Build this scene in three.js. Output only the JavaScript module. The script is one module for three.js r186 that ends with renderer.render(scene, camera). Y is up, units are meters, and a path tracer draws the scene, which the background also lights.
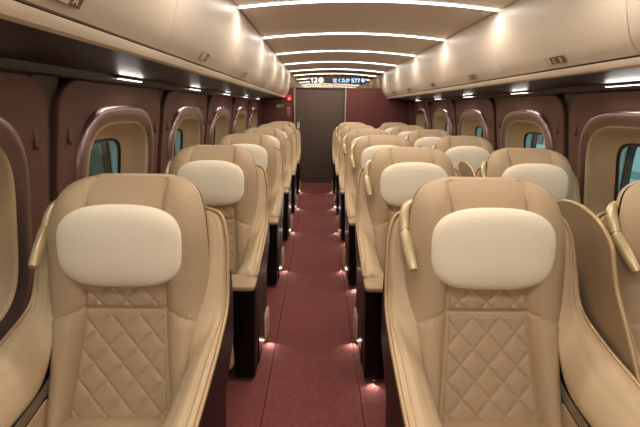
import * as THREE from 'three';
import { RoundedBoxGeometry } from 'three/addons/geometries/RoundedBoxGeometry.js';
import { mergeGeometries, toCreasedNormals } from 'three/addons/utils/BufferGeometryUtils.js';
import { RectAreaLightUniformsLib } from 'three/addons/lights/RectAreaLightUniformsLib.js';

// ---------------------------------------------------------------- camera, light, exposure
const scene = new THREE.Scene();
const CAM_H = 1.517, PITCH = 13.9, ROLL = 0.6;
const camera = new THREE.PerspectiveCamera(2 * Math.atan(213.5 / 427) * 180 / Math.PI, 640 / 427, 0.05, 60);
camera.rotation.order = 'YXZ';
camera.position.set(0, CAM_H, 0);
camera.rotation.set(-PITCH * Math.PI / 180, -0.27 * Math.PI / 180, ROLL * Math.PI / 180);
scene.add(camera);
const renderer = new THREE.WebGLRenderer({ antialias: true });
renderer.toneMapping = THREE.LinearToneMapping;
renderer.toneMappingExposure = 1.14;
renderer.shadowMap.enabled = true;
RectAreaLightUniformsLib.init();
scene.background = new THREE.Color(0.85, 1.15, 1.15);      // dull daylight outside the windows
const STRIP_LIGHT = 92, STRIP_COLOR = new THREE.Color(1.0, 0.91, 0.80);
const WINDOW_LIGHT = 120, WINDOW_COLOR = new THREE.Color(1.0, 0.93, 0.86);
const FOOT_LIGHT = 0.07, FOOT_COLOR = new THREE.Color(1.0, 0.84, 0.72);

// ---------------------------------------------------------------- helpers
const V = (x, y, z) => new THREE.Vector3(x, y, z);
const V2 = (x, y) => new THREE.Vector2(x, y);
let seed = 7;
const rnd = () => { seed = (seed * 1664525 + 1013904223) >>> 0; return seed / 4294967296; };
const used = {};
function numbered(name) {
  const n = used[name] = (used[name] ?? -1) + 1;
  return n ? `${name}_${String(n).padStart(3, '0')}` : name;
}
const smooth = (a, b, x) => { const t = Math.min(1, Math.max(0, (x - a) / (b - a))); return t * t * (3 - 2 * t); };
const lerp = (a, b, t) => a + (b - a) * t;
function table(rows, x) {                                   // monotone piecewise interpolation of [x, y] rows, smoothed
  if (x <= rows[0][0]) return rows[0][1];
  for (let i = 1; i < rows.length; i++) if (x <= rows[i][0]) {
    const p0 = rows[Math.max(0, i - 2)], p1 = rows[i - 1], p2 = rows[i], p3 = rows[Math.min(rows.length - 1, i + 1)];
    const h = p2[0] - p1[0], t = (x - p1[0]) / h;
    const m1 = (p2[1] - p0[1]) / Math.max(1e-6, p2[0] - p0[0]) * h, m2 = (p3[1] - p1[1]) / Math.max(1e-6, p3[0] - p1[0]) * h;
    const t2 = t * t, t3 = t2 * t;
    return (2 * t3 - 3 * t2 + 1) * p1[1] + (t3 - 2 * t2 + t) * m1 + (-2 * t3 + 3 * t2) * p2[1] + (t3 - t2) * m2;
  }
  return rows[rows.length - 1][1];
}
function boxUV(g, s = 1) {                                  // uv in metres, by the way each face looks
  if (g.index) g = g.toNonIndexed();
  const p = g.attributes.position, uv = new Float32Array(p.count * 2);
  const a = V(), b = V(), c = V(), n = V();
  for (let i = 0; i < p.count; i += 3) {
    a.fromBufferAttribute(p, i); b.fromBufferAttribute(p, i + 1); c.fromBufferAttribute(p, i + 2);
    n.copy(b).sub(a).cross(c.clone().sub(a));
    const x = Math.abs(n.x), y = Math.abs(n.y), z = Math.abs(n.z);
    [a, b, c].forEach((q, k) => {
      const [u, v] = x >= y && x >= z ? [q.z, q.y] : y >= z ? [q.x, q.z] : [q.x, q.y];
      uv[(i + k) * 2] = u * s; uv[(i + k) * 2 + 1] = v * s;
    });
  }
  g.setAttribute('uv', new THREE.BufferAttribute(uv, 2));
  return g;
}
function grid(rows, closeU = false, flip = false) {         // rows of points skinned into a smooth sheet
  const nu = rows[0].length, nv = rows.length, pos = [], idx = [];
  for (const r of rows) for (const p of r) pos.push(p.x, p.y, p.z);
  const m = closeU ? nu : nu - 1;
  for (let j = 0; j < nv - 1; j++) for (let i = 0; i < m; i++) {
    const a = j * nu + i, b = j * nu + (i + 1) % nu, c = a + nu, d = b + nu;
    if (flip) idx.push(a, c, b, b, c, d); else idx.push(a, b, c, b, d, c);
  }
  const g = new THREE.BufferGeometry();
  g.setAttribute('position', new THREE.Float32BufferAttribute(pos, 3));
  g.setIndex(idx); g.computeVertexNormals();
  return g;
}
function capped(rows) {                                     // closed loops skinned, both ends closed by fans
  const first = rows[0], last = rows[rows.length - 1];
  const mid = (r) => r.reduce((s, p) => s.add(p), V()).multiplyScalar(1 / r.length);
  const a = mid(first), b = mid(last);
  return grid([first.map(() => a.clone()), ...rows, last.map(() => b.clone())], true);
}
function banded(rows) {                                     // as capped, for loops that run out along a band and back: the ends are closed across the band
  const end = (r, flip) => { const n = r.length / 2; return grid([r.slice(0, n), r.slice(n).reverse()].map((a) => a.map((p) => p.clone())), false, flip); };
  return mergeGeometries([grid(rows, true), end(rows[0], true), end(rows[rows.length - 1], false)]);
}
const crease = (g, a = 0.6) => toCreasedNormals(g, a);
function ready(g, uv = true) {                              // same attributes everywhere, so that anything can be merged
  g = uv ? boxUV(g) : (g.index ? g.toNonIndexed() : g);
  for (const k of Object.keys(g.attributes)) if (!['position', 'normal', 'uv'].includes(k)) g.deleteAttribute(k);
  return g;
}
function obj(name, geos, mat, parent = scene) {
  const list = (Array.isArray(geos) ? geos : [geos]).map((g) => ready(g));
  const m = new THREE.Mesh(list.length > 1 ? mergeGeometries(list) : list[0], mat);
  m.castShadow = m.receiveShadow = true;
  m.name = parent === scene ? numbered(name) : name;
  if (parent !== scene) { const k = parent.children.filter((c) => c.userData.stem === name).length; m.userData.stem = name; if (k) m.name = `${name}_${String(k).padStart(3, '0')}`; }
  parent.add(m);
  return m;
}
function tag(o, label, category, group) { o.userData.label = label; o.userData.category = category; if (group) o.userData.group = group; return o; }
function thing(name, label, category, [x, y, z] = [0, 0, 0], turn = 0, group) {
  const o = new THREE.Group(); o.name = numbered(name); scene.add(o);
  o.position.set(x, y, z); o.rotation.y = turn;
  return tag(o, label, category, group);
}
function setting(name, at = [0, 0, 0]) {
  const o = new THREE.Group(); o.name = name; o.position.set(...at); o.userData.kind = 'structure'; scene.add(o);
  return o;
}
const box = (w, h, d, x = 0, y = 0, z = 0, r = 0.004) => new RoundedBoxGeometry(w, h, d, 2, Math.min(r, w / 2.01, h / 2.01, d / 2.01)).translate(x, y, z);
function tube(points, r, n = 40, sides = 10, caps = true) {
  const c = new THREE.CatmullRomCurve3(points.map((p) => V(...p)), false, 'centripetal');
  const parts = [new THREE.TubeGeometry(c, n, r, sides)];
  if (caps) for (const t of [0, 1]) { const p = c.getPointAt(t); parts.push(new THREE.SphereGeometry(r, sides, 6).translate(p.x, p.y, p.z)); }
  return mergeGeometries(parts.map((g) => ready(g)));
}
function slab(points, depth, bevel = 0.006, curve = 4) {      // outline in (z, y), thickness along x, centred on x = 0
  const s = new THREE.Shape(points.map(([z, y]) => V2(z, y)));
  const g = new THREE.ExtrudeGeometry(s, { depth: depth - 2 * bevel, bevelEnabled: true, bevelThickness: bevel, bevelSize: bevel, bevelOffset: -bevel, bevelSegments: 2, curveSegments: curve });
  g.translate(0, 0, -(depth - 2 * bevel) / 2);
  g.rotateY(-Math.PI / 2);                                   // (x, y, depth) -> (depth, y, z): x' = -z, z' = x
  return g;
}
function superPad(w, h, t, { p = 3.2, pt = 2.6, n = 28, taperTop = 0, pLow = p } = {}) {      // pillow: rounded outline in x, y and a bulge in z
  const front = [], back = [];
  for (let j = 0; j <= n; j++) {
    const rf = [], rb = [];
    for (let i = 0; i <= n; i++) {
      const a = Math.sin((i / n - 0.5) * Math.PI), b = Math.sin((j / n - 0.5) * Math.PI);
      // square to superellipse
      const e = b < 0 ? pLow : p, m = Math.max(Math.abs(a), Math.abs(b)), l = Math.pow(Math.pow(Math.abs(a), e) + Math.pow(Math.abs(b), e), 1 / e) || 1e-9;
      const x = a * m / l, y = b * m / l;
      const z = Math.pow(Math.max(0, 1 - Math.pow(m, pt)), 1 / pt);
      const k = 1 - taperTop * (y + 1) / 2;
      rf.push(V(x * w / 2 * k, y * h / 2, z * t / 2)); rb.push(V(x * w / 2 * k, y * h / 2, -z * t / 2));
    }
    front.push(rf); back.push(rb);
  }
  const g = mergeGeometries([grid(front), grid(back, false, true)]);
  return g;
}

// ---------------------------------------------------------------- textures and materials
function noiseMap(n, fn, srgb = false) {
  const d = new Uint8Array(n * n * 4);
  for (let y = 0; y < n; y++) for (let x = 0; x < n; x++) {
    const c = fn(x, y); const k = (y * n + x) * 4;
    for (let i = 0; i < 3; i++) d[k + i] = Math.max(0, Math.min(255, Math.round(Array.isArray(c) ? c[i] : c)));
    d[k + 3] = 255;
  }
  const t = new THREE.DataTexture(d, n, n); t.wrapS = t.wrapT = THREE.RepeatWrapping; t.magFilter = THREE.LinearFilter;
  if (srgb) t.colorSpace = THREE.SRGBColorSpace;
  t.needsUpdate = true; return t;
}
function lattice(n, cells) {
  const a = []; for (let i = 0; i < cells * cells; i++) a.push(rnd());
  return (x, y) => {
    const fx = x / n * cells, fy = y / n * cells, ix = Math.floor(fx), iy = Math.floor(fy), tx = fx - ix, ty = fy - iy;
    const g = (i, j) => a[((j + cells) % cells) * cells + (i + cells) % cells];
    const sx = tx * tx * (3 - 2 * tx), sy = ty * ty * (3 - 2 * ty);
    return lerp(lerp(g(ix, iy), g(ix + 1, iy), sx), lerp(g(ix, iy + 1), g(ix + 1, iy + 1), sx), sy);
  };
}
const grain = (() => { const a = lattice(256, 96), b = lattice(256, 32); return noiseMap(256, (x, y) => 255 * (0.7 * a(x, y) + 0.3 * b(x, y))); })();
grain.repeat.set(6, 6);
const brushed = (() => { const a = lattice(256, 128); return noiseMap(256, (x, y) => 255 * a(x, y * 0.08)); })();
// carpet: a woven grid of small dots, 16 mm apart, staggered
function carpetMaps(lo, mid, hi) {
  const n = 512, fine = lattice(n, 256), soft = lattice(n, 24);
  const at = (x, y) => {
    const p = 32, row = Math.floor(y / (p / 2)), ox = (row % 2) * p / 2;
    const dx = ((x + ox) % p) - p / 2, dy = (y % (p / 2)) - p / 4;
    return Math.max(0, 1 - Math.hypot(dx * 0.8, dy) / 7.5);
  };
  const color = noiseMap(n, (x, y) => {
    const d = at(x, y), f = (fine(x, y) - 0.5) * 0.35 + (soft(x, y) - 0.5) * 0.16;
    return lo.map((_, i) => (d > 0.3 ? lerp(mid[i], lo[i], d) : lerp(mid[i], hi[i], 0.3 - d)) * (1 + f));
  }, true);
  const bump = noiseMap(n, (x, y) => 255 * (0.35 + 0.5 * fine(x, y) - 0.35 * at(x, y)));
  for (const t of [color, bump]) t.repeat.set(4, 4);
  return { color, bump };
}
const carpet = carpetMaps([78, 36, 34], [122, 60, 56], [156, 84, 78]);
const M = (o) => new THREE.MeshStandardMaterial(o);
const P = (o) => new THREE.MeshPhysicalMaterial(o);
const mat = {
  leather: P({ color: 0xb79e7e, roughness: 0.5, bumpMap: grain, bumpScale: 0.0006, specularIntensity: 0.55 }),
  leatherWing: P({ color: 0xc6ad8b, roughness: 0.5, bumpMap: grain, bumpScale: 0.0006, specularIntensity: 0.55 }),
  pillow: P({ color: 0xf4e8d0, roughness: 0.6, bumpMap: grain, bumpScale: 0.0005, specularIntensity: 0.45 }),
  quilt: P({ color: 0xb09778, roughness: 0.48, bumpMap: grain, bumpScale: 0.0005, specularIntensity: 0.6 }),
  rim: M({ color: 0xb99d76, roughness: 0.42, metalness: 0.35 }),
  gold: M({ color: 0xcbb78f, roughness: 0.38, metalness: 0.4 }),
  goldDark: M({ color: 0x6d5a40, roughness: 0.4, metalness: 0.6 }),
  bronze: P({ color: 0x9c876d, roughness: 0.36, metalness: 0.4, bumpMap: brushed, bumpScale: 0.0002 }),
  black: P({ color: 0x0d0908, roughness: 0.34, specularIntensity: 0.4 }),
  dark: M({ color: 0x1c1613, roughness: 0.5 }),
  cap: M({ color: 0xaa906e, roughness: 0.42 }),
  chrome: M({ color: 0xa9a59c, roughness: 0.3, metalness: 0.9 }),
  bin: P({ color: 0xd8c8b4, roughness: 0.42, specularIntensity: 0.5 }),
  binLip: P({ color: 0xddccb4, roughness: 0.4 }),
  ceiling: P({ color: 0xe4d9cb, roughness: 0.5 }),
  soffit: P({ color: 0x35281f, roughness: 0.46, metalness: 0.7, bumpMap: brushed, bumpScale: 0.0001 }),
  ledge: P({ color: 0x3a2d27, roughness: 0.28, metalness: 0.5 }),
  panel: P({ color: 0x6a483e, roughness: 0.42, specularIntensity: 0.6 }),
  gap: M({ color: 0x66584a, roughness: 0.7 }),
  surround: P({ color: 0xa08886, roughness: 0.34, metalness: 0.9, clearcoat: 0.4, clearcoatRoughness: 0.25 }),
  lip: P({ color: 0xc8ad83, roughness: 0.35 }),
  reveal: P({ color: 0xbda27e, roughness: 0.55 }),
  gasket: P({ color: 0x2c1413, roughness: 0.3 }),
  jamb: P({ color: 0xb5c2c0, roughness: 0.5 }),
  glass: P({ color: 0xdfeeea, roughness: 0.02, transmission: 1, thickness: 0, ior: 1.5 }),
  carpet: M({ map: carpet.color, bumpMap: carpet.bump, bumpScale: 0.003, roughness: 0.95 }),
  seam: M({ color: 0x54292a, roughness: 0.95 }),
  burgundy: P({ color: 0x632e27, roughness: 0.5 }),
  door: P({ color: 0x57453b, roughness: 0.45 }),
  post: M({ color: 0xa59a8e, roughness: 0.35, metalness: 0.6 }),
  mirror: M({ color: 0x94867a, roughness: 0.03, metalness: 1 }),
  sub: M({ color: 0x30261f, roughness: 0.8 }),
};
const glow = (color, k) => M({ color: 0x111111, emissive: color, emissiveIntensity: k, roughness: 0.6 });
mat.strip = glow(STRIP_COLOR.clone().lerp(new THREE.Color(1, 1, 1), 0.4), 6.0);
mat.windowLamp = glow(WINDOW_COLOR, 3.0);
mat.footLamp = glow(FOOT_COLOR, 0.8);
function areaLight(color, intensity, w, h, from, to, parent = scene) {
  const l = new THREE.RectAreaLight(color, intensity, w, h);
  l.position.copy(from); l.lookAt(to); parent.add(l); return l;
}

// ---------------------------------------------------------------- the setting
const BX = 0.33;                                             // middle of the car body
const GRID = [-0.73, 0.57, 1.87, 3.17, 4.47, 5.77, 7.07, 8.37];     // joints of wall panels and luggage bins, metres ahead
const END = 8.80, BACK = 0.76;
const wallHalf = (h) => table([[0, 1.535], [0.3, 1.545], [0.6, 1.55], [0.9, 1.535], [1.15, 1.508], [1.45, 1.465], [1.66, 1.434]], h);

// floor: three carpet lengths with sunk joints between them
const floor = setting('floor');
{
  const z0 = BACK, z1 = -END, L = z0 - z1, zm = (z0 + z1) / 2;
  for (const [a, b] of [[BX - 1.60, -0.2735], [-0.2705, 0.2375], [0.2405, BX + 1.60]])
    obj('carpet', box(b - a, 0.03, L, (a + b) / 2, -0.015, zm, 0.003), mat.carpet, floor);
  obj('subfloor', box(3.24, 0.05, L + 0.1, BX, -0.0605, zm), mat.seam, floor);
}
// ceiling: vaulted panels, the roof above them
const ceiling = setting('ceiling');
const vault = (q) => 2.148 + 0.05 * (1 - q * q);             // q from -1 to 1 across
const STRIPS = [0.52, 1.82, 3.12, 4.42, 5.72, 7.02, 8.32];
{
  const half = 0.876, cuts = [-BACK, ...STRIPS, END];
  for (let k = 0; k < cuts.length - 1; k++) {
    const a = cuts[k] + (k ? 0.012 : 0), b = cuts[k + 1] - (k < cuts.length - 2 ? 0.012 : 0), rows = [];
    const loop = (z, drop) => {
      const r = [];
      for (let i = 0; i <= 24; i++) { const q = i / 12 - 1; r.push(V(BX + q * half, vault(q) + 0.022 + drop, -z)); }
      for (let i = 24; i >= 0; i--) { const q = i / 12 - 1; r.push(V(BX + q * half, vault(q) + 0.048, -z)); }
      return r;
    };
    for (let i = 0; i <= 4; i++) rows.push(loop(lerp(a, b, i / 4), 0));
    obj('ceiling_panel', crease(banded(rows), 0.5), mat.ceiling, ceiling);
  }
  const r = [];
  obj('roof', box(3.24, 0.05, END + BACK + 0.2, BX, 2.345, -(END - BACK) / 2), mat.sub, ceiling);
}
// side walls with a window in every panel
let windowCount = 0;
function ringLoop(w, h, r, n = 64) {                         // rounded rectangle, n points, same start for every loop
  const pts = [], hw = w / 2, hh = h / 2;
  for (let i = 0; i < n; i++) {
    const t = i / n * Math.PI * 2, e = Math.max(2, 2 * Math.min(hw, hh) / r * 1.15);
    const c = Math.cos(t), s = Math.sin(t);
    const k = Math.pow(Math.pow(Math.abs(c), e) + Math.pow(Math.abs(s), e), -1 / e);
    pts.push([c * k * hw, s * k * hh]);
  }
  return pts;
}
function buildWall(s, name) {                                // s = -1 left, 1 right
  const wall = setting(name);
  const X = (h, d = 0) => BX + s * (wallHalf(h) + d);        // d > 0 is away from the cabin
  // backing shell behind the joints, cut by the window openings between z joints
  const mids = GRID.slice(0, -1).map((g, k) => (g + GRID[k + 1]) / 2);
  const WC = 1.075;                                          // window centre height
  const holeW = 0.62, holeH = 0.60;
  const shape = new THREE.Shape([V2(-END - 0.05, -0.08), V2(BACK + 0.05, -0.08), V2(BACK + 0.05, 2.36), V2(-END - 0.05, 2.36)]);
  for (const m of mids) {
    const p = new THREE.Path(ringLoop(holeW, holeH, 0.14, 32).map(([a, b]) => V2(-m + a, WC + b)));
    shape.holes.push(p);
  }
  const shell = new THREE.ExtrudeGeometry(shape, { depth: 0.05, bevelEnabled: false });
  shell.rotateY(-Math.PI / 2);                               // extrude runs to -x
  shell.translate(s > 0 ? BX + 1.71 + 0.05 : BX - 1.71, 0, 0);
  obj('outer_shell', shell, mat.sub, wall);
  // joint backing strips (the grey band seen between two panels)
  GRID.forEach((g, k) => {
    if (k === 0) return;
    const rows = [];
    for (let i = 0; i <= 14; i++) { const h = lerp(0.02, 1.655, i / 14); rows.push([V(X(h, 0.035), h, -g + 0.09), V(X(h, 0.035), h, -g - 0.09), V(X(h, 0.05), h, -g - 0.09), V(X(h, 0.05), h, -g + 0.09)]); }
    obj('joint_cover', crease(capped(rows), 0.4), mat.gap, wall);
  });
  GRID.concat([END + 0.9]).forEach((g, k, all) => {
    if (k === all.length - 1) return;
    const last = k === all.length - 2;
    const za = -g - 0.035, zb = last ? -END : -all[k + 1] + 0.035, zc = last ? za - 0.6 : (za + zb) / 2, w = Math.abs(za - zb);
    if (last) {                                              // short blind panel before the end wall
      const rows = [];
      for (let i = 0; i <= 14; i++) { const h = lerp(0.02, 1.632, i / 14); rows.push([V(X(h, 0), h, za), V(X(h, 0), h, zb), V(X(h, 0.03), h, zb), V(X(h, 0.03), h, za)]); }
      obj('wall_panel', crease(capped(rows), 0.4), mat.panel, wall);
      return;
    }
    const N = 96, top = 1.632, bot = 0.02;
    const outline = (inset) => {                             // panel outline with round upper corners, sampled by angle about the window centre
      const pts = [], r = 0.15, hw = w / 2 - inset, up = top - inset - WC, dn = bot + inset - WC;
      for (let i = 0; i < N; i++) {
        const t = i / N * Math.PI * 2, c = Math.cos(t), q = Math.sin(t);
        let k = Math.min(c ? hw / Math.abs(c) : 1e9, q > 0 ? up / q : q < 0 ? dn / q : 1e9);
        const ex = hw - r, ey = up - r;                      // rounded corner
        if (q > 0 && Math.abs(c) * k > ex && q * k > ey) {
          const bx = Math.abs(c), by = q, B = bx * ex + by * ey, C = ex * ex + ey * ey - r * r;
          k = B + Math.sqrt(Math.max(0, B * B - C));
        }
        pts.push([c * k, q * k]);
      }
      return pts;
    };
    const P3 = (pts, d) => pts.map(([a, b]) => V(X(WC + b, d), WC + b, zc - s * a * 1));
    const arch = ringLoop(0.945, 0.915, 0.30, N).map(([a, b]) => [a, b - 0.01]);
    const mix = (A, B, t) => A.map((p, i) => [lerp(p[0], B[i][0], t), lerp(p[1], B[i][1], t)]);
    const o0 = outline(0), o1 = outline(0.006);
    const rows = [P3(o0, 0.03), P3(o0, 0.006), P3(o1, 0)];
    for (let i = 1; i <= 6; i++) rows.push(P3(mix(o1, arch, i / 6), 0));
    rows.push(P3(arch, 0.03));
    const p = obj('wall_panel', crease(grid(rows, true), 0.5), mat.panel, wall);
    // coat hooks near both joints
    for (const e of [-1, 1]) {
      const hz = zc + e * (w / 2 - 0.085), hh = 1.385, hx = X(hh);
      obj('coat_hook', [box(0.010, 0.09, 0.024, hx - s * 0.002, hh, hz, 0.004), box(0.012, 0.014, 0.018, hx - s * 0.008, hh - 0.036, hz, 0.005)], mat.panel, p);
    }
    // the window
    const win = setting(`window_${++windowCount}`);
    const loop = (W, H, R, d, cy = WC, dz = 0) => ringLoop(W, H, R, N).map(([a, b]) => V(X(cy + b, d), cy + b, zc + dz - s * a));
    const so = (W, H, R, d) => loop(W, H, R, d, WC - 0.016), li = so;
    obj('window_surround', crease(grid([so(0.955, 0.925, 0.31, 0.02), so(0.955, 0.925, 0.31, 0.0), so(0.947, 0.917, 0.307, -0.010), so(0.935, 0.905, 0.302, -0.020), so(0.917, 0.887, 0.295, -0.027), so(0.885, 0.855, 0.28, -0.029), so(0.85, 0.82, 0.265, -0.024), so(0.81, 0.78, 0.245, -0.014), so(0.78, 0.735, 0.23, -0.005)], true), 1.2), mat.surround, win);
    obj('window_lip', crease(grid([so(0.782, 0.737, 0.231, 0.0), so(0.78, 0.735, 0.23, -0.012), so(0.771, 0.726, 0.225, -0.017), so(0.76, 0.715, 0.22, -0.012), so(0.755, 0.71, 0.216, 0.0)], true), 1.2), mat.lip, win);
    obj('window_reveal', crease(grid([li(0.757, 0.712, 0.217, -0.003), loop(0.725, 0.69, 0.20, 0.035, WC - 0.005), loop(0.65, 0.61, 0.17, 0.09, WC), loop(0.57, 0.53, 0.13, 0.118), loop(0.53, 0.49, 0.11, 0.122)], true), 0.9), mat.reveal, win);
    obj('window_gasket', crease(grid([loop(0.545, 0.505, 0.115, 0.124), loop(0.535, 0.495, 0.11, 0.112), loop(0.515, 0.475, 0.10, 0.112), loop(0.505, 0.465, 0.097, 0.122), loop(0.505, 0.465, 0.097, 0.128)], true), 0.5), mat.gasket, win);
    const gl = loop(0.512, 0.472, 0.10, 0.126), gm = gl.reduce((a, q) => a.add(q.clone()), V()).multiplyScalar(1 / N);
    obj('pane', grid([gl.map((q) => gm.clone().lerp(q, 0.02)), gl], true), mat.glass, win);
    // outer jamb from the pane to the body shell
    obj('outer_jamb', crease(grid([loop(0.545, 0.505, 0.115, 0.13), loop(0.64, 0.62, 0.14, 0.135), loop(0.64, 0.62, 0.14, 0.24)], true), 0.5), mat.jamb, win);
  });
  return wall;
}
buildWall(-1, 'wall_left');
buildWall(1, 'wall_right');
// skirting along both walls
for (const s of [-1, 1]) obj(s < 0 ? 'baseboard_left' : 'baseboard_right', box(0.012, 0.09, END + BACK - 0.02, BX + s * 1.523, 0.046, -(END - BACK) / 2, 0.004), mat.dark).userData.kind = 'structure';

// end wall: burgundy panels, bright mirror glass above, sliding door between two posts
const endWall = setting('wall_end');
obj('wall_panel', box(1.27 - 0.486, 1.90, 0.05, (-0.486 - 1.27) / 2, 0.95, -END - 0.025, 0.003), mat.burgundy, endWall);
obj('wall_panel', box(1.93 - 0.526, 1.90, 0.05, (0.526 + 1.93) / 2, 0.95, -END - 0.025, 0.003), mat.burgundy, endWall);
obj('mirror_panel', box(3.2, 0.37, 0.03, BX, 1.90 + 0.187, -END - 0.02, 0.003), mat.mirror, endWall);
obj('panel_edge', box(3.2, 0.012, 0.02, BX, 1.898, -END + 0.004, 0.003), mat.gap, endWall);
obj('backing', box(3.3, 2.4, 0.06, BX, 1.16, -END - 0.14), mat.sub, endWall);
const door = setting('door_1');
obj('door_leaf', box(0.97, 1.885, 0.035, 0.02, 0.945, -END - 0.045, 0.004), mat.door, door);
for (const x of [-0.486, 0.526]) obj('door_post', box(0.034, 1.895, 0.075, x, 0.9475, -END + 0.0, 0.006), mat.post, door);
obj('door_handle', [box(0.085, 0.075, 0.012, -0.40, 1.285, -END - 0.024, 0.003), box(0.03, 0.055, 0.02, -0.415, 1.285, -END - 0.020, 0.003)], mat.gap, door);
const back = setting('wall_back');
for (const [a, b, y0, y1] of [[-1.32, -0.36, 0, 2.36], [0.36, 1.98, 0, 2.36], [-0.36, 0.36, 1.92, 2.36]])
  obj('wall_panel', box(b - a, y1 - y0, 0.06, (a + b) / 2, (y0 + y1) / 2, BACK + 0.03, 0.003), mat.burgundy, back);
// white entrance lobby behind the open front door: the window frames mirror it
const lobby = setting('trim_3');
{
  const white = P({ color: 0xe9e4de, roughness: 0.4 }), z0 = BACK + 0.06, z1 = BACK + 1.5, zm = (z0 + z1) / 2;
  obj('lobby_floor', box(1.7, 0.05, z1 - z0, 0.02, -0.03, zm), mat.dark, lobby);
  obj('lobby_ceiling', box(1.7, 0.05, z1 - z0, 0.02, 2.225, zm), white, lobby);
  for (const x of [-0.83, 0.87]) obj('lobby_side', box(0.05, 2.26, z1 - z0, x, 1.1, zm), white, lobby);
  obj('lobby_end', box(1.75, 2.3, 0.05, 0.02, 1.1, z1 + 0.025), white, lobby);
}
{
  const t = thing('lobby_light', 'square white ceiling light of the entrance lobby behind the camera', 'light', [0.02, 2.19, BACK + 0.8]);
  obj('frame', box(0.84, 0.02, 0.64, 0, 0, 0, 0.004), mat.post, t);
  obj('lamp_panel', box(0.80, 0.01, 0.60, 0, -0.012, 0, 0.003), mat.windowLamp, t);
  areaLight(WINDOW_COLOR, 26, 0.80, 0.60, V(0, -0.022, 0), V(0, -1, 0), t).rotation.set(-Math.PI / 2, 0, 0);
}

// ---------------------------------------------------------------- luggage bins and what is under them
const binProfile = [[0.886, 2.30], [0.888, 2.17], [0.890, 2.06], [0.898, 1.96], [0.918, 1.87], [0.945, 1.80], [0.972, 1.765], [0.995, 1.742]];
const ordinal = ['first', 'second', 'third', 'fourth', 'fifth', 'sixth', 'seventh', 'eighth'];
function plateTexture(number, letters) {
  const c = document.createElement('canvas'); const one = letters.length < 2; c.width = one ? 256 : 400; c.height = 90;
  const x = c.getContext('2d');
  const W = c.width, split = one ? 150 : 110;
  x.fillStyle = '#d9c9b2'; x.fillRect(0, 0, W, 90);
  x.fillStyle = '#6d5942'; x.fillRect(split, 0, W - split, 90);
  x.strokeStyle = one ? '#6d5942' : '#a8957b'; x.lineWidth = 5; x.strokeRect(2, 2, W - 4, 86);
  x.font = 'bold 74px sans-serif'; x.textAlign = 'center'; x.textBaseline = 'middle';
  x.fillStyle = '#6d5942'; x.fillText(number, split / 2, 47);
  x.fillStyle = '#e2d5c0';
  if (one) x.fillText(letters, 202, 47); else { x.fillText(letters[0], 185, 47); x.fillText(letters[1], 315, 47); }
  const t = new THREE.CanvasTexture(c); t.colorSpace = THREE.SRGBColorSpace; return t;
}
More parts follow.
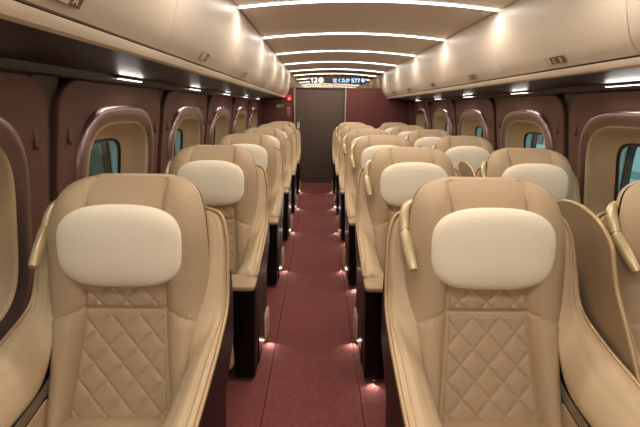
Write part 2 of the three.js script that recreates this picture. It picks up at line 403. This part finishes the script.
function buildBins(s) {
  const side = s < 0 ? 'left' : 'right';
  const off = (h) => BX + s * h;
  GRID.concat([END - 0.006]).forEach((g, k, all) => {
    if (k === all.length - 1) return;
    const za = -g - (k ? 0 : 0), zb = -all[k + 1], L = Math.abs(za - zb) - 0.006, zc = (za + zb) / 2, last = k === all.length - 2;
    const number = String(Math.max(1, k)), letters = s < 0 ? 'A' : 'CB';
    const label = last ? `short blank end of the ${side} luggage bins beside the end wall`
      : k === 0 ? `cream luggage bin high on the ${side}, overhead of the camera and outside the photo`
      : k === 1 ? `nearest cream curved luggage bin in the photo's upper ${side} corner`
      : `cream curved luggage bin high on the ${side}, ${ordinal[k - 1]} in view counted from the nearest`;
    const t = thing('luggage_bin', label, 'luggage bin', [off(1.0), 1.70, zc], 0, `${side} row of luggage bins`);
    const local = (h, y) => [s * h + BX - off(1.0), y - 1.70];
    // door: curved sheet with thickness
    const loop = (z, inset) => {
      const out = [];
      const prof = [];
      for (let i = 0; i <= 20; i++) { const y = lerp(2.30, 1.745, i / 20); prof.push([table([...binProfile].reverse().map(([a, b]) => [b, a]), y), y]); }
      for (const [h, y] of prof) out.push(V(...local(h + inset, y), z));
      for (const [h, y] of prof.reverse()) out.push(V(...local(h + 0.02, y), z));
      return out;
    };
    const rows = [loop(-L / 2, 0.004), loop(-L / 2 + 0.004, 0), loop(L / 2 - 0.004, 0), loop(L / 2, 0.004)];
    if (s > 0) rows.reverse();
    obj('bin_door', crease(banded(rows), 0.5), mat.bin, t);
    // lip under the door
    const lipPts = [[0.994, 1.736], [0.998, 1.722], [1.010, 1.706], [1.03, 1.700], [1.06, 1.698], [1.06, 1.736]];
    const lipRows = [-L / 2 - 0.003, L / 2 + 0.003].map((z) => lipPts.map(([h, y]) => V(...local(h, y), z)));
    if (s > 0) lipRows.reverse();
    obj('bin_lip', crease(capped(lipRows), 0.5), mat.binLip, t);
    obj('bin_back', box(0.5, 0.5, L, s * 0.32, 0.34, 0, 0.01), mat.sub, t);
    if (last) return;
    // number plate on the lower part of the door
    const big = letters.length > 1 ? 0.20 : 0.13;
    const py = 1.782, ph = table([...binProfile].reverse().map(([a, b]) => [b, a]), py);
    const pl = new THREE.PlaneGeometry(big, 0.044);
    const pm = new THREE.Mesh(pl, M({ map: plateTexture(number, letters), roughness: 0.5 }));
    pm.name = 'number_plate'; pm.castShadow = pm.receiveShadow = true;
    const [px, py2] = local(ph - 0.004, py - 0.002);
    pm.position.set(px, py2, s < 0 ? 0.06 : 0.06); pm.rotation.order = 'YXZ';
    pm.rotation.y = -s * Math.PI / 2; pm.rotation.x = Math.atan2(0.042, 0.06);
    t.add(pm);
  });
  // dark satin soffit under the bins and the ledge at the wall
  const sof = setting(s < 0 ? 'trim_1' : 'trim_2');
  const z0 = BACK, z1 = -END;
  const strip = (pts, name, m) => {
    const rows = [z1, z0].map((z) => pts.map(([h, y]) => V(off(h), y, z)));
    if (s > 0) rows.reverse();
    obj(name, crease(capped(rows), 0.5), m, sof);
  };
  strip([[1.03, 1.7], [1.20, 1.686], [1.30, 1.678], [1.395, 1.672], [1.405, 1.69], [1.03, 1.72]], 'soffit', mat.soffit);
  strip([[1.408, 1.668], [1.412, 1.640], [1.428, 1.632], [1.47, 1.634], [1.47, 1.70], [1.408, 1.70]], 'ledge', mat.ledge);
}
buildBins(-1); buildBins(1);

// small downlights over the windows
for (const s of [-1, 1]) GRID.slice(0, -1).forEach((g, k) => {
  const zc = -(g + GRID[k + 1]) / 2, side = s < 0 ? 'left' : 'right';
  const t = thing('window_downlight', k < 2 ? `slim white downlight above the ${side} window ${k ? 'beside the nearest seat row' : 'beside the camera'}, outside the photo` : `slim white downlight under the ${side} bins, ${ordinal[k - 2]} lit spot in view counted from the nearest`, 'light', [BX + s * 1.395, 1.66, zc], 0, 'downlights above the windows');
  obj('housing', box(0.022, 0.016, 0.32, 0, 0.006, 0, 0.004), mat.ledge, t);
  obj('lamp_lens', box(0.014, 0.006, 0.30, 0, -0.004, 0, 0.002), mat.windowLamp, t);
  areaLight(WINDOW_COLOR, WINDOW_LIGHT, 0.30, 0.010, V(-s * 0.008, -0.010, 0), V(-s * 0.76, -0.66, 0), t).lookAt(t.position.x - s * 0.76, t.position.y - 0.66, zc);
});

// ---------------------------------------------------------------- curved strips of light across the ceiling
STRIPS.forEach((d, k) => {
  const t = thing('ceiling_light', k < 2 ? `curved white ceiling light strip ${k ? 'above the nearest seat row' : 'above the camera'}, outside the photo` : `curved white strip of light across the ceiling, ${ordinal[k - 2]} in view counted from the nearest`, 'ceiling light', [BX, 2.165, -d], 0, 'curved ceiling light strips');
  const half = 0.876;
  const sec = (pts) => { const rows = []; for (let i = 0; i <= 32; i++) { const q = i / 16 - 1; rows.push(pts.map(([z, y]) => V(q * half, vault(q) + y - 2.165, z))); } return rows; };
  obj('diffuser', crease(capped(sec([[-0.0115, 0.026], [-0.0115, 0.016], [-0.006, 0.012], [0.006, 0.012], [0.0115, 0.016], [0.0115, 0.026]])), 0.5), mat.strip, t);
  obj('channel', crease(capped(sec([[-0.011, 0.05], [-0.011, 0.0265], [0.011, 0.0265], [0.011, 0.05]])), 0.5), mat.post, t);
  for (let i = 0; i < 5; i++) {
    const qa = -1 + i * 2 / 5, qb = qa + 2 / 5, xa = qa * 0.845, xb = qb * 0.845, ya = vault(qa) - 2.165 + 0.0095, yb = vault(qb) - 2.165 + 0.0095;
    const l = new THREE.RectAreaLight(STRIP_COLOR, STRIP_LIGHT, Math.hypot(xb - xa, yb - ya), 0.022);
    l.position.set((xa + xb) / 2, (ya + yb) / 2, 0);
    l.rotation.set(-Math.PI / 2, 0, 0); l.rotation.order = 'ZXY'; l.rotation.z = Math.atan2(yb - ya, xb - xa);
    t.add(l);
  }
});

// ---------------------------------------------------------------- seats
// local axes: origin on the floor below the front of the head pillow, +z the way the sitter looks, +x to the right of the picture
const backHalf = [[0.34, 0.262], [0.42, 0.266], [0.61, 0.274], [0.70, 0.277], [0.74, 0.283], [0.79, 0.293], [0.88, 0.297], [0.95, 0.296], [1.04, 0.291], [1.10, 0.285], [1.15, 0.275], [1.19, 0.261], [1.215, 0.246], [1.233, 0.226], [1.246, 0.20], [1.256, 0.165], [1.262, 0.127]];
const backZ = [[0.30, 0.145], [0.42, 0.108], [0.55, 0.056], [0.70, 0.000], [0.80, -0.036], [0.95, -0.056], [1.08, -0.070], [1.18, -0.108], [1.28, -0.162]];
const seamX = (y) => table([[0.34, 0.192], [0.42, 0.185], [0.76, 0.150], [0.90, 0.148], [1.10, 0.143], [1.27, 0.136]], y);
function backrestGeometry() {
  const ys = [];
  for (let y = 0.34; y < 0.70; y += 0.03) ys.push(y);
  for (let y = 0.70; y < 0.82; y += 0.0045) ys.push(y);
  for (let y = 0.825; y < 1.17; y += 0.025) ys.push(y);
  for (const y of [1.17, 1.19, 1.205, 1.22, 1.231, 1.240, 1.248, 1.254, 1.259, 1.262]) ys.push(y);
  const cs = [];
  for (let i = -40; i <= 40; i++) cs.push(i / 40);
  for (const e of [-1, 1]) for (const d of [-0.02, -0.012, -0.006, 0.006, 0.012, 0.02]) cs.push(e * (0.5 + d));
  for (const e of [-1, 1]) for (const d of [0.985, 0.993]) cs.push(e * d);
  cs.sort((a, b) => a - b);
  const front = [], rear = [], T = 0.135;
  for (const y of ys) {
    const W = table(backHalf, y), sx = Math.min(seamX(y), W * 0.9), f = [], r = [];
    const topk = Math.sqrt(Math.max(0, 1 - Math.pow(smooth(1.13, 1.269, y), 2.2)));
    for (const c of cs) {
      const ac = Math.abs(c), x = Math.sign(c) * (ac < 0.5 ? ac / 0.5 * sx : sx + (ac - 0.5) / 0.5 * (W - sx));
      const e = ac > 0.5 ? (ac - 0.5) / 0.5 : 0;             // 0 at the seam, 1 at the outer edge
      const round = Math.pow(Math.max(0, 1 - Math.pow(e, 3.2)), 0.5);
      const low = 1 - smooth(0.74, 0.80, y);
      let bulge = (0.018 + 0.016 * low) * Math.sin(Math.min(1, e * 1.25) * Math.PI * 0.62) + (e > 0 ? 0.012 * smooth(0, 0.25, e) : 0);
      bulge += 0.010 * (1 - Math.pow(ac < 0.5 ? ac / 0.5 : 1, 2)) * smooth(0.9, 1.0, y);
      const sd = Math.abs(Math.abs(x) - sx);
      let groove = 0.0075 * Math.exp(-Math.pow(sd / 0.0045, 2)) * (1 - smooth(1.25, 1.268, y));
      // cross seams: level over the quilted middle, running down and out over the bolsters
      const ys1 = ac < 0.5 ? 0.795 : 0.797 - 0.045 * e;
      const cross = Math.exp(-Math.pow((y - ys1) / 0.006, 2));
      groove += 0.009 * cross * (1 - smooth(0.85, 1.0, e) * 0.3);
      bulge += 0.006 * smooth(ys1, ys1 + 0.05, y) * (ac < 0.5 ? 0 : 1);
      const zc = table(backZ, y) - T / 2;
      const zf = zc + T / 2 * round * lerp(0.35, 1, topk) + (bulge - groove) * topk * (0.3 + 0.7 * round);
      const zr = zc - T / 2 * round * lerp(0.35, 1, topk);
      f.push(V(x, y, zf)); r.push(V(x, y, zr));
    }
    front.push(f); rear.push(r);
  }
  // close the top
  const lastF = front[front.length - 1], lastR = rear[rear.length - 1];
  const top = lastF.map((p, i) => p.clone().lerp(lastR[i], 0.5).add(V(0, 0.004, 0)));
  front.push(top); rear.push(top.map((p) => p.clone()));
  return crease(mergeGeometries([grid(front), grid(rear, false, true)].map((g) => { g.deleteAttribute('uv'); return g; })), 1.4);
}
function quiltGeometry() {
  const parts = [];
  for (const [y0, y1, ny] of [[0.375, 0.789, 106], [0.802, 0.925, 32]]) {
    const rows = [];
    for (let j = 0; j <= ny; j++) {
      const y = lerp(y0, y1, j / ny), W = seamX(y) - 0.004, row = [];
      for (let i = 0; i <= 84; i++) {
        const x = lerp(-W, W, i / 84);
        const px = 0.102, py = 0.108, a = x / px + (y - 0.40) / py, b = x / px - (y - 0.40) / py;
        const da = Math.abs(a - Math.round(a)), db = Math.abs(b - Math.round(b));
        const k = 1 / Math.hypot(1 / px, 1 / py);            // distance to a stitched line in metres
        const d = Math.min(da, db) * k;
        const puff = 0.0058 * (1 - Math.exp(-Math.pow(d / 0.011, 1.3))) - 0.0035 * Math.exp(-Math.pow(d / 0.0022, 2));
        const edge = Math.min(W - Math.abs(x), y - y0, y1 - y);
        row.push(V(x, y, table(backZ, y) + 0.0035 + puff * smooth(0, 0.012, edge) - 0.011 * (1 - smooth(0, 0.009, edge))));
      }
      rows.push(row);
    }
    parts.push(grid(rows));
  }
  return mergeGeometries(parts);
}
// rim (outer, gold edged) and inner edge of an armrest that climbs into the wing beside the back: [x, y, z]
const rimPts = [[0.366, 0.628, 0.525], [0.368, 0.660, 0.425], [0.367, 0.698, 0.245], [0.364, 0.738, 0.075], [0.361, 0.80, -0.065], [0.356, 0.93, -0.125], [0.346, 1.05, -0.17], [0.318, 1.112, -0.205], [0.25, 1.13, -0.235]];
const innerPts = [[0.240, 0.565, 0.525], [0.243, 0.548, 0.425], [0.250, 0.545, 0.245], [0.248, 0.580, 0.110], [0.248, 0.70, 0.015], [0.270, 0.92, -0.105], [0.266, 1.04, -0.165], [0.25, 1.085, -0.205], [0.22, 1.10, -0.24]];
const curveOf = (pts) => new THREE.CatmullRomCurve3(pts.map((p) => V(...p)), false, 'catmullrom', 0.5);
function armPadGeometry() {
  const R = curveOf(rimPts), I = curveOf(innerPts), rows = [], n = 44, m = 26;
  for (let j = 0; j <= n; j++) {
    const t = j / n, r = R.getPoint(t), i = I.getPoint(t), tan = R.getTangent(t).add(I.getTangent(t)).normalize();
    const d = r.clone().sub(i), nrm = tan.clone().cross(d).normalize();
    if (nrm.y < 0 && t < 0.4) nrm.negate();
    if (nrm.z < 0 && t >= 0.4) nrm.negate();
    const arm = 1 - smooth(0.30, 0.55, t), end = smooth(0, 0.04, t);
    const b = lerp(0.012, 0.046, arm) * lerp(0.5, 1, end), th = lerp(0.018, 0.035, arm) * lerp(0.6, 1, end);
    const row = [];
    for (let k = 0; k <= m; k++) {                           // top, from inside to rim, with a crease next to the rim
      const w = k / m, rid = 0.002 * Math.exp(-Math.pow((w - 0.62) / 0.06, 2)) + 0.011 * Math.exp(-Math.pow((w - 0.90) / 0.035, 2));
      row.push(i.clone().addScaledVector(d, w).addScaledVector(nrm, b * Math.pow(4 * w * (1 - w), lerp(0.55, 0.45, arm)) - rid));
    }
    for (let k = m; k >= 0; k--) { const w = k / m; row.push(i.clone().addScaledVector(d, w).addScaledVector(nrm.clone().multiplyScalar(1 - arm).addScaledVector(V(-0.3, 0.95, 0), arm), -th * Math.pow(Math.max(0, 4 * w * (1 - w)), 0.4))); }
    rows.push(row);
  }
  return crease(banded(rows), 1.1);
}
const mirrorX = (g) => {
  g = g.clone().applyMatrix4(new THREE.Matrix4().makeScale(-1, 1, 1));
  if (g.index) { const a = g.index.array; for (let i = 0; i < a.length; i += 3) { const t = a[i]; a[i] = a[i + 2]; a[i + 2] = t; } } else for (const at of Object.values(g.attributes)) { const k = at.itemSize, a = at.array; for (let i = 0; i < at.count; i += 3) for (let c = 0; c < k; c++) { const t = a[i * k + c]; a[i * k + c] = a[(i + 2) * k + c]; a[(i + 2) * k + c] = t; } }
  return g;
};
const G = {};
G.back = ready(backrestGeometry());
G.quilt = ready(quiltGeometry());
G.pillow = ready(superPad(0.440, 0.296, 0.12, { p: 2.7, pLow: 3.3, pt: 2.4, n: 40, taperTop: -0.03 }).rotateX(-0.10).translate(0, 1.034, -0.048));
G.arm = [ready(armPadGeometry())]; G.arm.push(mirrorX(G.arm[0]));
G.rim = [ready(tube(rimPts.map(([x, y, z]) => [x + 0.003, y + 0.002, z]), 0.0075, 60, 10))]; G.rim.push(mirrorX(G.rim[0]));
G.cushion = ready(superPad(0.50, 0.62, 0.15, { p: 5, pt: 3 }).rotateX(-Math.PI / 2 + 0.06).translate(0, 0.368, 0.33));
G.leg = ready(superPad(0.48, 0.27, 0.09, { p: 5, pt: 3.2 }).rotateX(-0.10).translate(0, 0.19, 0.55));
G.sidePanel = [];
{
  const g = slab([[0.44, 0.59], [0.40, 0.60], [0.245, 0.66], [0.075, 0.70], [-0.075, 0.765], [-0.13, 0.88], [-0.19, 0.89], [-0.21, 0.78], [-0.18, 0.60], [0.00, 0.46], [0.05, 0.035], [0.44, 0.035]], 0.032, 0.006).translate(0.343, 0, 0);
  G.sidePanel.push(ready(g), mirrorX(ready(g)));
}
G.post = [];
{
  const rows = [];
  for (let i = 0; i <= 6; i++) {
    const y = lerp(0.03, 0.575, i / 6), x0 = lerp(0.240, 0.222, i / 6), x1 = lerp(0.350, 0.364, i / 6), z1 = 0.575, z0 = 0.43, r = 0.012;
    rows.push([V(x0, y, z0), V(x1, y, z0), V(x1, y, z1 - r), V(x1 - r * 0.3, y, z1 - r * 0.3), V(x1 - r, y, z1), V(x0 + r, y, z1), V(x0 + r * 0.3, y, z1 - r * 0.3), V(x0, y, z1 - r)]);
  }
  const g = crease(grid([rows[0].map(() => V(0.295, 0.03, 0.5)), ...rows, rows[0].map(() => V(0.295, 0.575, 0.5))], true, true), 0.9);
  G.post.push(ready(g), mirrorX(ready(g)));
}
G.capPad = [ready(superPad(0.150, 0.15, 0.030, { p: 6, pt: 6, n: 18 }).rotateX(-Math.PI / 2 + 0.10).translate(0.298, 0.603, 0.565))]; G.capPad.push(mirrorX(G.capPad[0]));
G.inner = [ready(slab([[0.55, 0.36], [0.55, 0.465], [0.245, 0.480], [0.10, 0.51], [0.04, 0.50], [0.10, 0.36]], 0.02, 0.005).translate(0.258, 0, 0))]; G.inner.push(mirrorX(G.inner[0]));
G.slot = ready(slab([[0.54, 0.47], [0.54, 0.57], [0.245, 0.565], [0.10, 0.61], [0.02, 0.64], [0.0, 0.52], [0.10, 0.47]], 0.012, 0.001).translate(0.259, 0, 0));
G.slotBar = ready(slab([[0.53, 0.480], [0.53, 0.518], [0.245, 0.532], [0.11, 0.562], [0.03, 0.590], [0.02, 0.556], [0.10, 0.524], [0.245, 0.494]], 0.010, 0.002).translate(0.2515, 0, 0));
G.lampArm = ready(tube([[-0.235, 1.158, -0.215], [-0.265, 1.162, -0.198], [-0.288, 1.150, -0.176], [-0.299, 1.122, -0.148], [-0.302, 1.082, -0.120]], 0.019, 30, 14));
{
  const rows = [];
  for (const [t, r] of [[0, 0.0195], [0.05, 0.0212], [0.5, 0.021], [0.93, 0.0172], [1, 0.0145]]) {
    const c = V(-0.3015, 1.073, -0.113).lerp(V(-0.288, 0.970, 0.004), t), ring = [];
    const ax = V(0.014, -0.106, 0.120).normalize(), u = V(1, 0, 0).cross(ax).normalize(), w = ax.clone().cross(u);
    for (let i = 0; i < 16; i++) { const a = i / 16 * Math.PI * 2; ring.push(c.clone().addScaledVector(u, Math.cos(a) * r).addScaledVector(w, Math.sin(a) * r)); }
    rows.push(ring.reverse());
  }
  G.lampHead = ready(crease(capped(rows), 0.7));
}
G.lampJoint = ready(new THREE.CylinderGeometry(0.0175, 0.0175, 0.010, 16).applyQuaternion(new THREE.Quaternion().setFromUnitVectors(V(0, 1, 0), V(-0.014, 0.106, -0.120).normalize())).translate(-0.302, 1.079, -0.119));
G.rear = ready(superPad(0.54, 0.98, 0.10, { p: 6, pt: 3.2 }).rotateX(-0.08).translate(0, 0.60, -0.245));
G.base = ready(box(0.46, 0.30, 0.56, 0, 0.155, 0.16, 0.02));
G.foot = [ready(superPad(0.19, 0.20, 0.05, { p: 4, pt: 3, n: 16 }).rotateY(Math.PI / 2).translate(0.352, 0.108, 0.085))]; G.foot.push(mirrorX(G.foot[0]));

function makeSeat(label, kind, group) {
  const t = thing('reclining_seat', label, 'seat', [0, 0, 0], 0, group);
  const add = (name, g, m, parent = t) => { const q = obj(name, g.clone(), m, parent); return q; };
  add('base', G.base, mat.dark);
  add('rear_shell', G.rear, mat.bronze);
  const b = add('backrest', G.back, mat.leather);
  add('quilted_panel', G.quilt, mat.quilt, b);
  add('head_pillow', G.pillow, mat.pillow).userData.label = 'pale cream head pillow';
  add('seat_cushion', G.cushion, mat.leather);
  add('leg_rest', G.leg, mat.leatherWing);
  for (const k of [0, 1]) {
    const arm = add('armrest', G.arm[k], mat.leatherWing);
    add('rim', G.rim[k], mat.rim, arm);
    add('armrest_cap', G.capPad[k], mat.cap, arm);
    add('inner_panel', G.inner[k], mat.leatherWing, arm);
    const consoleSide = kind === 'left' ? 1 : 0;             // mirrored index 1 is the -x side
    if (k === consoleSide) { const sl = k ? mirrorX(G.slot) : G.slot, sb = k ? mirrorX(G.slotBar) : G.slotBar; add('table_slot', sl, mat.black, arm); add('slot_bar', sb, mat.chrome, arm); }
    const sp = add('side_panel', G.sidePanel[k], mat.black);
    add('armrest_post', G.post[k], mat.black);
    add('foot_pad', G.foot[k], mat.leatherWing);
  }
  const lamp = add('reading_lamp', G.lampArm, mat.gold);
  lamp.userData.label = 'gold stick reading lamp';
  add('lamp_head', G.lampHead, mat.gold, lamp);
  add('lamp_joint', G.lampJoint, mat.goldDark, lamp);
  const spots = { left: [[0.384, 0.028, 0.15]], aisle: [[-0.384, 0.028, 0.15], [-0.298, 0.026, 0.580]], window: [] }[kind];
  for (const [x, y, z] of spots) {
    const hood = obj('foot_light_hood', box(0.016, 0.008, 0.014, x, y + 0.004, z, 0.003), mat.dark, t);
    obj('foot_light', box(0.010, 0.002, 0.010, x, y - 0.0006, z, 0.0008), mat.footLamp, hood);
    const l = new THREE.SpotLight(FOOT_COLOR, FOOT_LIGHT, 0, 1.15, 0.8, 2); l.position.set(x, y - 0.004, z); l.target.position.set(x, -1, z); l.shadow.radius = 0.12; t.add(l, l.target);
  }
  return t;
}
const COL = { left: -0.70, aisle: 0.622, window: 1.405 };
const rowWord = ['front', 'second', 'third', 'fourth', 'fifth', 'sixth'];
const seatLabel = (c, k) => ({
  left: k ? `cream leather single seat left of the aisle, ${rowWord[k]} row from the camera` : 'nearest cream leather single seat left of the aisle, at the lower left of the photo',
  aisle: k ? `cream leather seat on the right edge of the aisle, ${rowWord[k]} row from the camera` : 'nearest cream leather seat on the right edge of the aisle, beside the bronze divider',
  window: k ? `cream leather seat by the right windows, ${rowWord[k]} row from the camera` : 'nearest cream leather seat by the right windows, mostly cut off by the photo edge',
}[c]);
for (const c of ['left', 'aisle', 'window']) {
  const group = { left: 'single seats on the left of the aisle', aisle: 'seats along the right edge of the aisle', window: 'seats by the right windows' }[c];
  const first = makeSeat(seatLabel(c, 0), c, group);
  for (let k = 0; k < 6; k++) {
    let o = first;
    if (k) { o = first.clone(); o.name = numbered('reclining_seat'); scene.add(o); o.userData = { label: seatLabel(c, k), category: 'seat', group }; }
    o.position.set(COL[c], 0, -1.40 - 1.3 * k);
  }
}
// bronze dividers between the paired seats
{
  const top = [[0.30, 0.56], [0.265, 0.63], [0.17, 0.78], [0.065, 0.926], [0.03, 1.00], [-0.005, 1.07], [-0.08, 1.125], [-0.18, 1.155], [-0.28, 1.16], [-0.345, 1.145], [-0.36, 1.12]];
  const curve = new THREE.CatmullRomCurve3(top.map(([z, y]) => V(0, y, z)), false, 'catmullrom', 0.5).getPoints(50);
  const outline = [...curve.map((p) => [p.z, p.y]), [-0.36, 0.06], [0.30, 0.06]];
  const first = thing('seat_divider', '', 'divider', [0, 0, 0], 0, 'bronze dividers between the paired seats');
  obj('divider_panel', slab(outline, 0.012, 0.003), mat.bronze, first);
  obj('divider_rim', tube(curve.filter((_, i) => i % 3 === 0).concat([curve[50]]).map((p) => [0, p.y, p.z]), 0.008, 70, 12), mat.rim, first);
  obj('divider_foot', box(0.014, 0.05, 0.6, 0, 0.03, -0.03), mat.dark, first);
  for (let k = 0; k < 6; k++) {
    let o = first;
    if (k) { o = first.clone(); o.name = numbered('seat_divider'); scene.add(o); }
    o.userData = { label: k ? `bronze curved divider between the paired right seats, ${rowWord[k]} row from the camera` : 'large bronze curved divider with gold rim between the two nearest right seats', category: 'divider', group: 'bronze dividers between the paired seats' };
    o.position.set((COL.aisle + COL.window) / 2, 0, -1.40 - 1.3 * k);
  }
}

// ---------------------------------------------------------------- end wall fittings
function printed(name, label, category, w, h, at, draw, m = {}) {
  const c = document.createElement('canvas'); c.width = 256; c.height = Math.round(256 * h / w);
  draw(c.getContext('2d'), c.width, c.height);
  const map = new THREE.CanvasTexture(c); map.colorSpace = THREE.SRGBColorSpace;
  const t = thing(name, label, category, at);
  obj('plate', box(w, h, 0.008, 0, 0, -0.005, 0.002), mat.gap, t);
  const f = new THREE.Mesh(new THREE.PlaneGeometry(w - 0.004, h - 0.004), M({ map, roughness: 0.5, ...(m.emit ? { emissive: 0xffffff, emissiveMap: map, emissiveIntensity: m.emit } : {}) }));
  f.name = m.face ?? 'printed_face'; f.position.z = 0.0; f.receiveShadow = true; t.add(f);
  return t;
}
{
  // kana and kanji drawn as strokes on a 10 x 10 square
  const strokes = {
    ha: [[[1.5, 1], [1, 5], [1.6, 9]], [[3.6, 3.2], [9, 3]], [[6.8, 1], [6.8, 7.5], [5.4, 8.8], [4, 7.8], [5.2, 6.6], [9, 8.6]]],
    ku: [[[7, 0.8], [3, 5], [7.2, 9.2]]],
    ta: [[[1, 2.8], [6, 2.4]], [[4, 0.8], [1.4, 9]], [[5.6, 4.8], [8.8, 4.6]], [[5, 7], [5.6, 8.6], [9.2, 8.6]]],
    ka: [[[1, 3.4], [6, 3], [5.6, 8.6], [4, 8.4]], [[3.6, 0.8], [1.2, 9]], [[7.6, 2], [9.2, 5]]],
    go: [[[2.6, 1], [7.4, 1], [7.4, 3.6], [2.6, 3.6], [2.6, 1]], [[0.8, 5.2], [9.2, 5.2]], [[3.4, 5.2], [3, 7], [7.6, 7], [6.8, 9.2], [5.4, 8.8]]],
    sha: [[[1, 1.8], [9, 1.8]], [[2, 3.4], [8, 3.4], [8, 6.6], [2, 6.6], [2, 3.4]], [[2, 5], [8, 5]], [[0.8, 8], [9.2, 8]], [[5, 0.5], [5, 9.6]]],
  };
  const glyph = (x, name, px, py, s, color) => { x.strokeStyle = color; x.lineWidth = s * 0.13; x.lineCap = 'round'; for (const line of strokes[name]) { x.beginPath(); line.forEach(([a, b], i) => x[i ? 'lineTo' : 'moveTo'](px + a / 10 * s, py + b / 10 * s)); x.stroke(); } };
  const c = document.createElement('canvas'); c.width = 1024; c.height = 112;
  const x = c.getContext('2d');
  x.fillStyle = '#000000'; x.fillRect(0, 0, 1024, 112);
  x.font = 'bold 124px sans-serif'; x.textBaseline = 'middle'; x.fillStyle = '#ffffff'; x.fillText('12', 6, 58);
  x.beginPath(); x.arc(206, 56, 48, 0, 7); x.fillStyle = '#ffe2d4'; x.fill(); x.lineWidth = 11; x.strokeStyle = '#f08a6c'; x.stroke();
  x.beginPath(); x.moveTo(178, 30); x.lineTo(234, 82); x.stroke();
  const blue = '#a9ceff';
  ['ha', 'ku', 'ta', 'ka'].forEach((n, i) => glyph(x, n, 424 + i * 80, 16, 80, blue));
  x.fillStyle = blue; x.font = 'bold 100px sans-serif'; x.fillText('577', 764, 58);
  glyph(x, 'go', 940, 16, 80, blue);
  const map = new THREE.CanvasTexture(c); map.colorSpace = THREE.SRGBColorSpace;
  const t = thing('information_display', 'lit destination display with white and blue characters above the end door', 'display', [0.36, 2.045, -END + 0.014]);
  obj('housing', box(1.10, 0.126, 0.012, 0, 0, -0.007, 0.003), mat.mirror, t);
  const f = new THREE.Mesh(new THREE.PlaneGeometry(1.09, 0.119), M({ color: 0x2e2c2a, roughness: 0.08, metalness: 1, emissive: 0xffffff, emissiveMap: map, emissiveIntensity: 1.8 }));
  f.name = 'display_screen'; f.position.z = 0; t.add(f);
}
{
  const t = thing('alarm_lamp', 'red lit alarm button unit high beside the end door', 'alarm', [-0.60, 1.70, -END + 0.002]);
  obj('housing', box(0.10, 0.115, 0.022, 0, 0, 0.011, 0.006), M({ color: 0xb02a24, roughness: 0.4 }), t);
  obj('lamp', new THREE.SphereGeometry(0.022, 16, 12).scale(1, 1, 0.6).translate(0.008, -0.012, 0.026), glow(new THREE.Color(1, 0.42, 0.36), 1.3), t);
  const l = new THREE.PointLight(new THREE.Color(1, 0.3, 0.25), 0.02, 0, 2); l.position.set(0.008, -0.012, 0.05); t.add(l);
}
printed('seat_sign', 'small grey pictogram sign left of the red alarm on end wall', 'sign', 0.15, 0.062, [-0.775, 1.545, -END + 0.012], (x, w, h) => {
  x.fillStyle = '#6b625a'; x.fillRect(0, 0, w, h); x.fillStyle = '#c9c4bb'; x.fillRect(8, 8, 118, h - 16); x.fillStyle = '#6b625a'; x.beginPath(); x.arc(66, h / 2, 32, 0, 7); x.fill(); x.fillStyle = '#c9c4bb'; x.fillRect(46, h / 2 - 8, 40, 16);
  x.fillStyle = '#a39c93'; x.fillRect(146, 20, 90, 12); x.fillRect(146, 46, 70, 12); x.fillRect(146, 72, 84, 12);
});
printed('alarm_notice', 'narrow red notice below the alarm button beside the end door', 'sign', 0.085, 0.19, [-0.605, 1.43, -END + 0.012], (x, w, h) => {
  x.fillStyle = '#8d4a40'; x.fillRect(0, 0, w, h); x.fillStyle = '#c0382c'; x.fillRect(0, 0, w, h * 0.22); x.fillStyle = '#e6cdb8'; x.fillRect(40, 30, 176, 26);
  x.fillStyle = '#b58a78'; for (let i = 0; i < 5; i++) x.fillRect(30, h * (0.3 + i * 0.08), 190 - (i % 2) * 40, 14);
  x.fillStyle = '#7c5448'; x.fillRect(0, h * 0.76, w, h * 0.24); x.fillStyle = '#a58474'; x.beginPath(); x.arc(w / 2, h * 0.88, 26, 0, 7); x.fill();
});
printed('door_notice', 'small white notice stuck on the dark end door', 'sign', 0.055, 0.125, [-0.415, 1.17, -END - 0.016], (x, w, h) => {
  x.fillStyle = '#dcd6c9'; x.fillRect(0, 0, w, h); x.fillStyle = '#6d675e'; x.fillRect(96, 30, 64, 190); x.fillRect(60, h * 0.5, 136, 24); x.fillRect(60, h * 0.64, 136, 24); x.fillRect(60, h * 0.78, 136, 24);
});

// ---------------------------------------------------------------- outside the windows
{
  const t = thing('neighbouring_train', 'pale teal side of another train seen through the right windows', 'train', [BX + 4.2, 0, -4.5]);
  const body = M({ color: 0xa9c6c4, roughness: 0.35 }), band = M({ color: 0x5f8f95, roughness: 0.35 }), dk = M({ color: 0x22343a, roughness: 0.3 });
  obj('body', box(0.3, 2.6, 24, 0.15, 0.7, 0, 0.1), body, t);
  for (const [y, h] of [[1.62, 0.07], [0.62, 0.10], [1.30, 0.04]]) obj('band', box(0.02, h, 23.8, -0.008, y, 0, 0.005), band, t);
  for (let i = 0; i < 12; i++) obj('carriage_window', box(0.02, 0.42, 1.0, -0.006, 1.05, -10.4 + i * 1.9, 0.05), dk, t);
}
{
  const t = thing('station_wall', 'dim green station wall seen through the left windows', 'wall', [BX - 4.6, 0, -5]);
  obj('wall_face', box(0.2, 3.4, 26, -0.1, 1.0, 0, 0.02), M({ color: 0x35443a, roughness: 0.8 }), t);
  for (let i = 0; i < 14; i++) obj('poster_panel', box(0.03, 0.8, 0.8, 0.012, 0.95, -12.3 + i * 1.7, 0.01), M({ color: i % 3 ? 0xa5cf78 : 0xe6e29a, roughness: 0.6 }), t);
  obj('platform_edge', box(1.4, 0.2, 26, 0.8, -0.3, 0, 0.02), M({ color: 0x6a6c66, roughness: 0.9 }), t);
}
renderer.render(scene, camera);
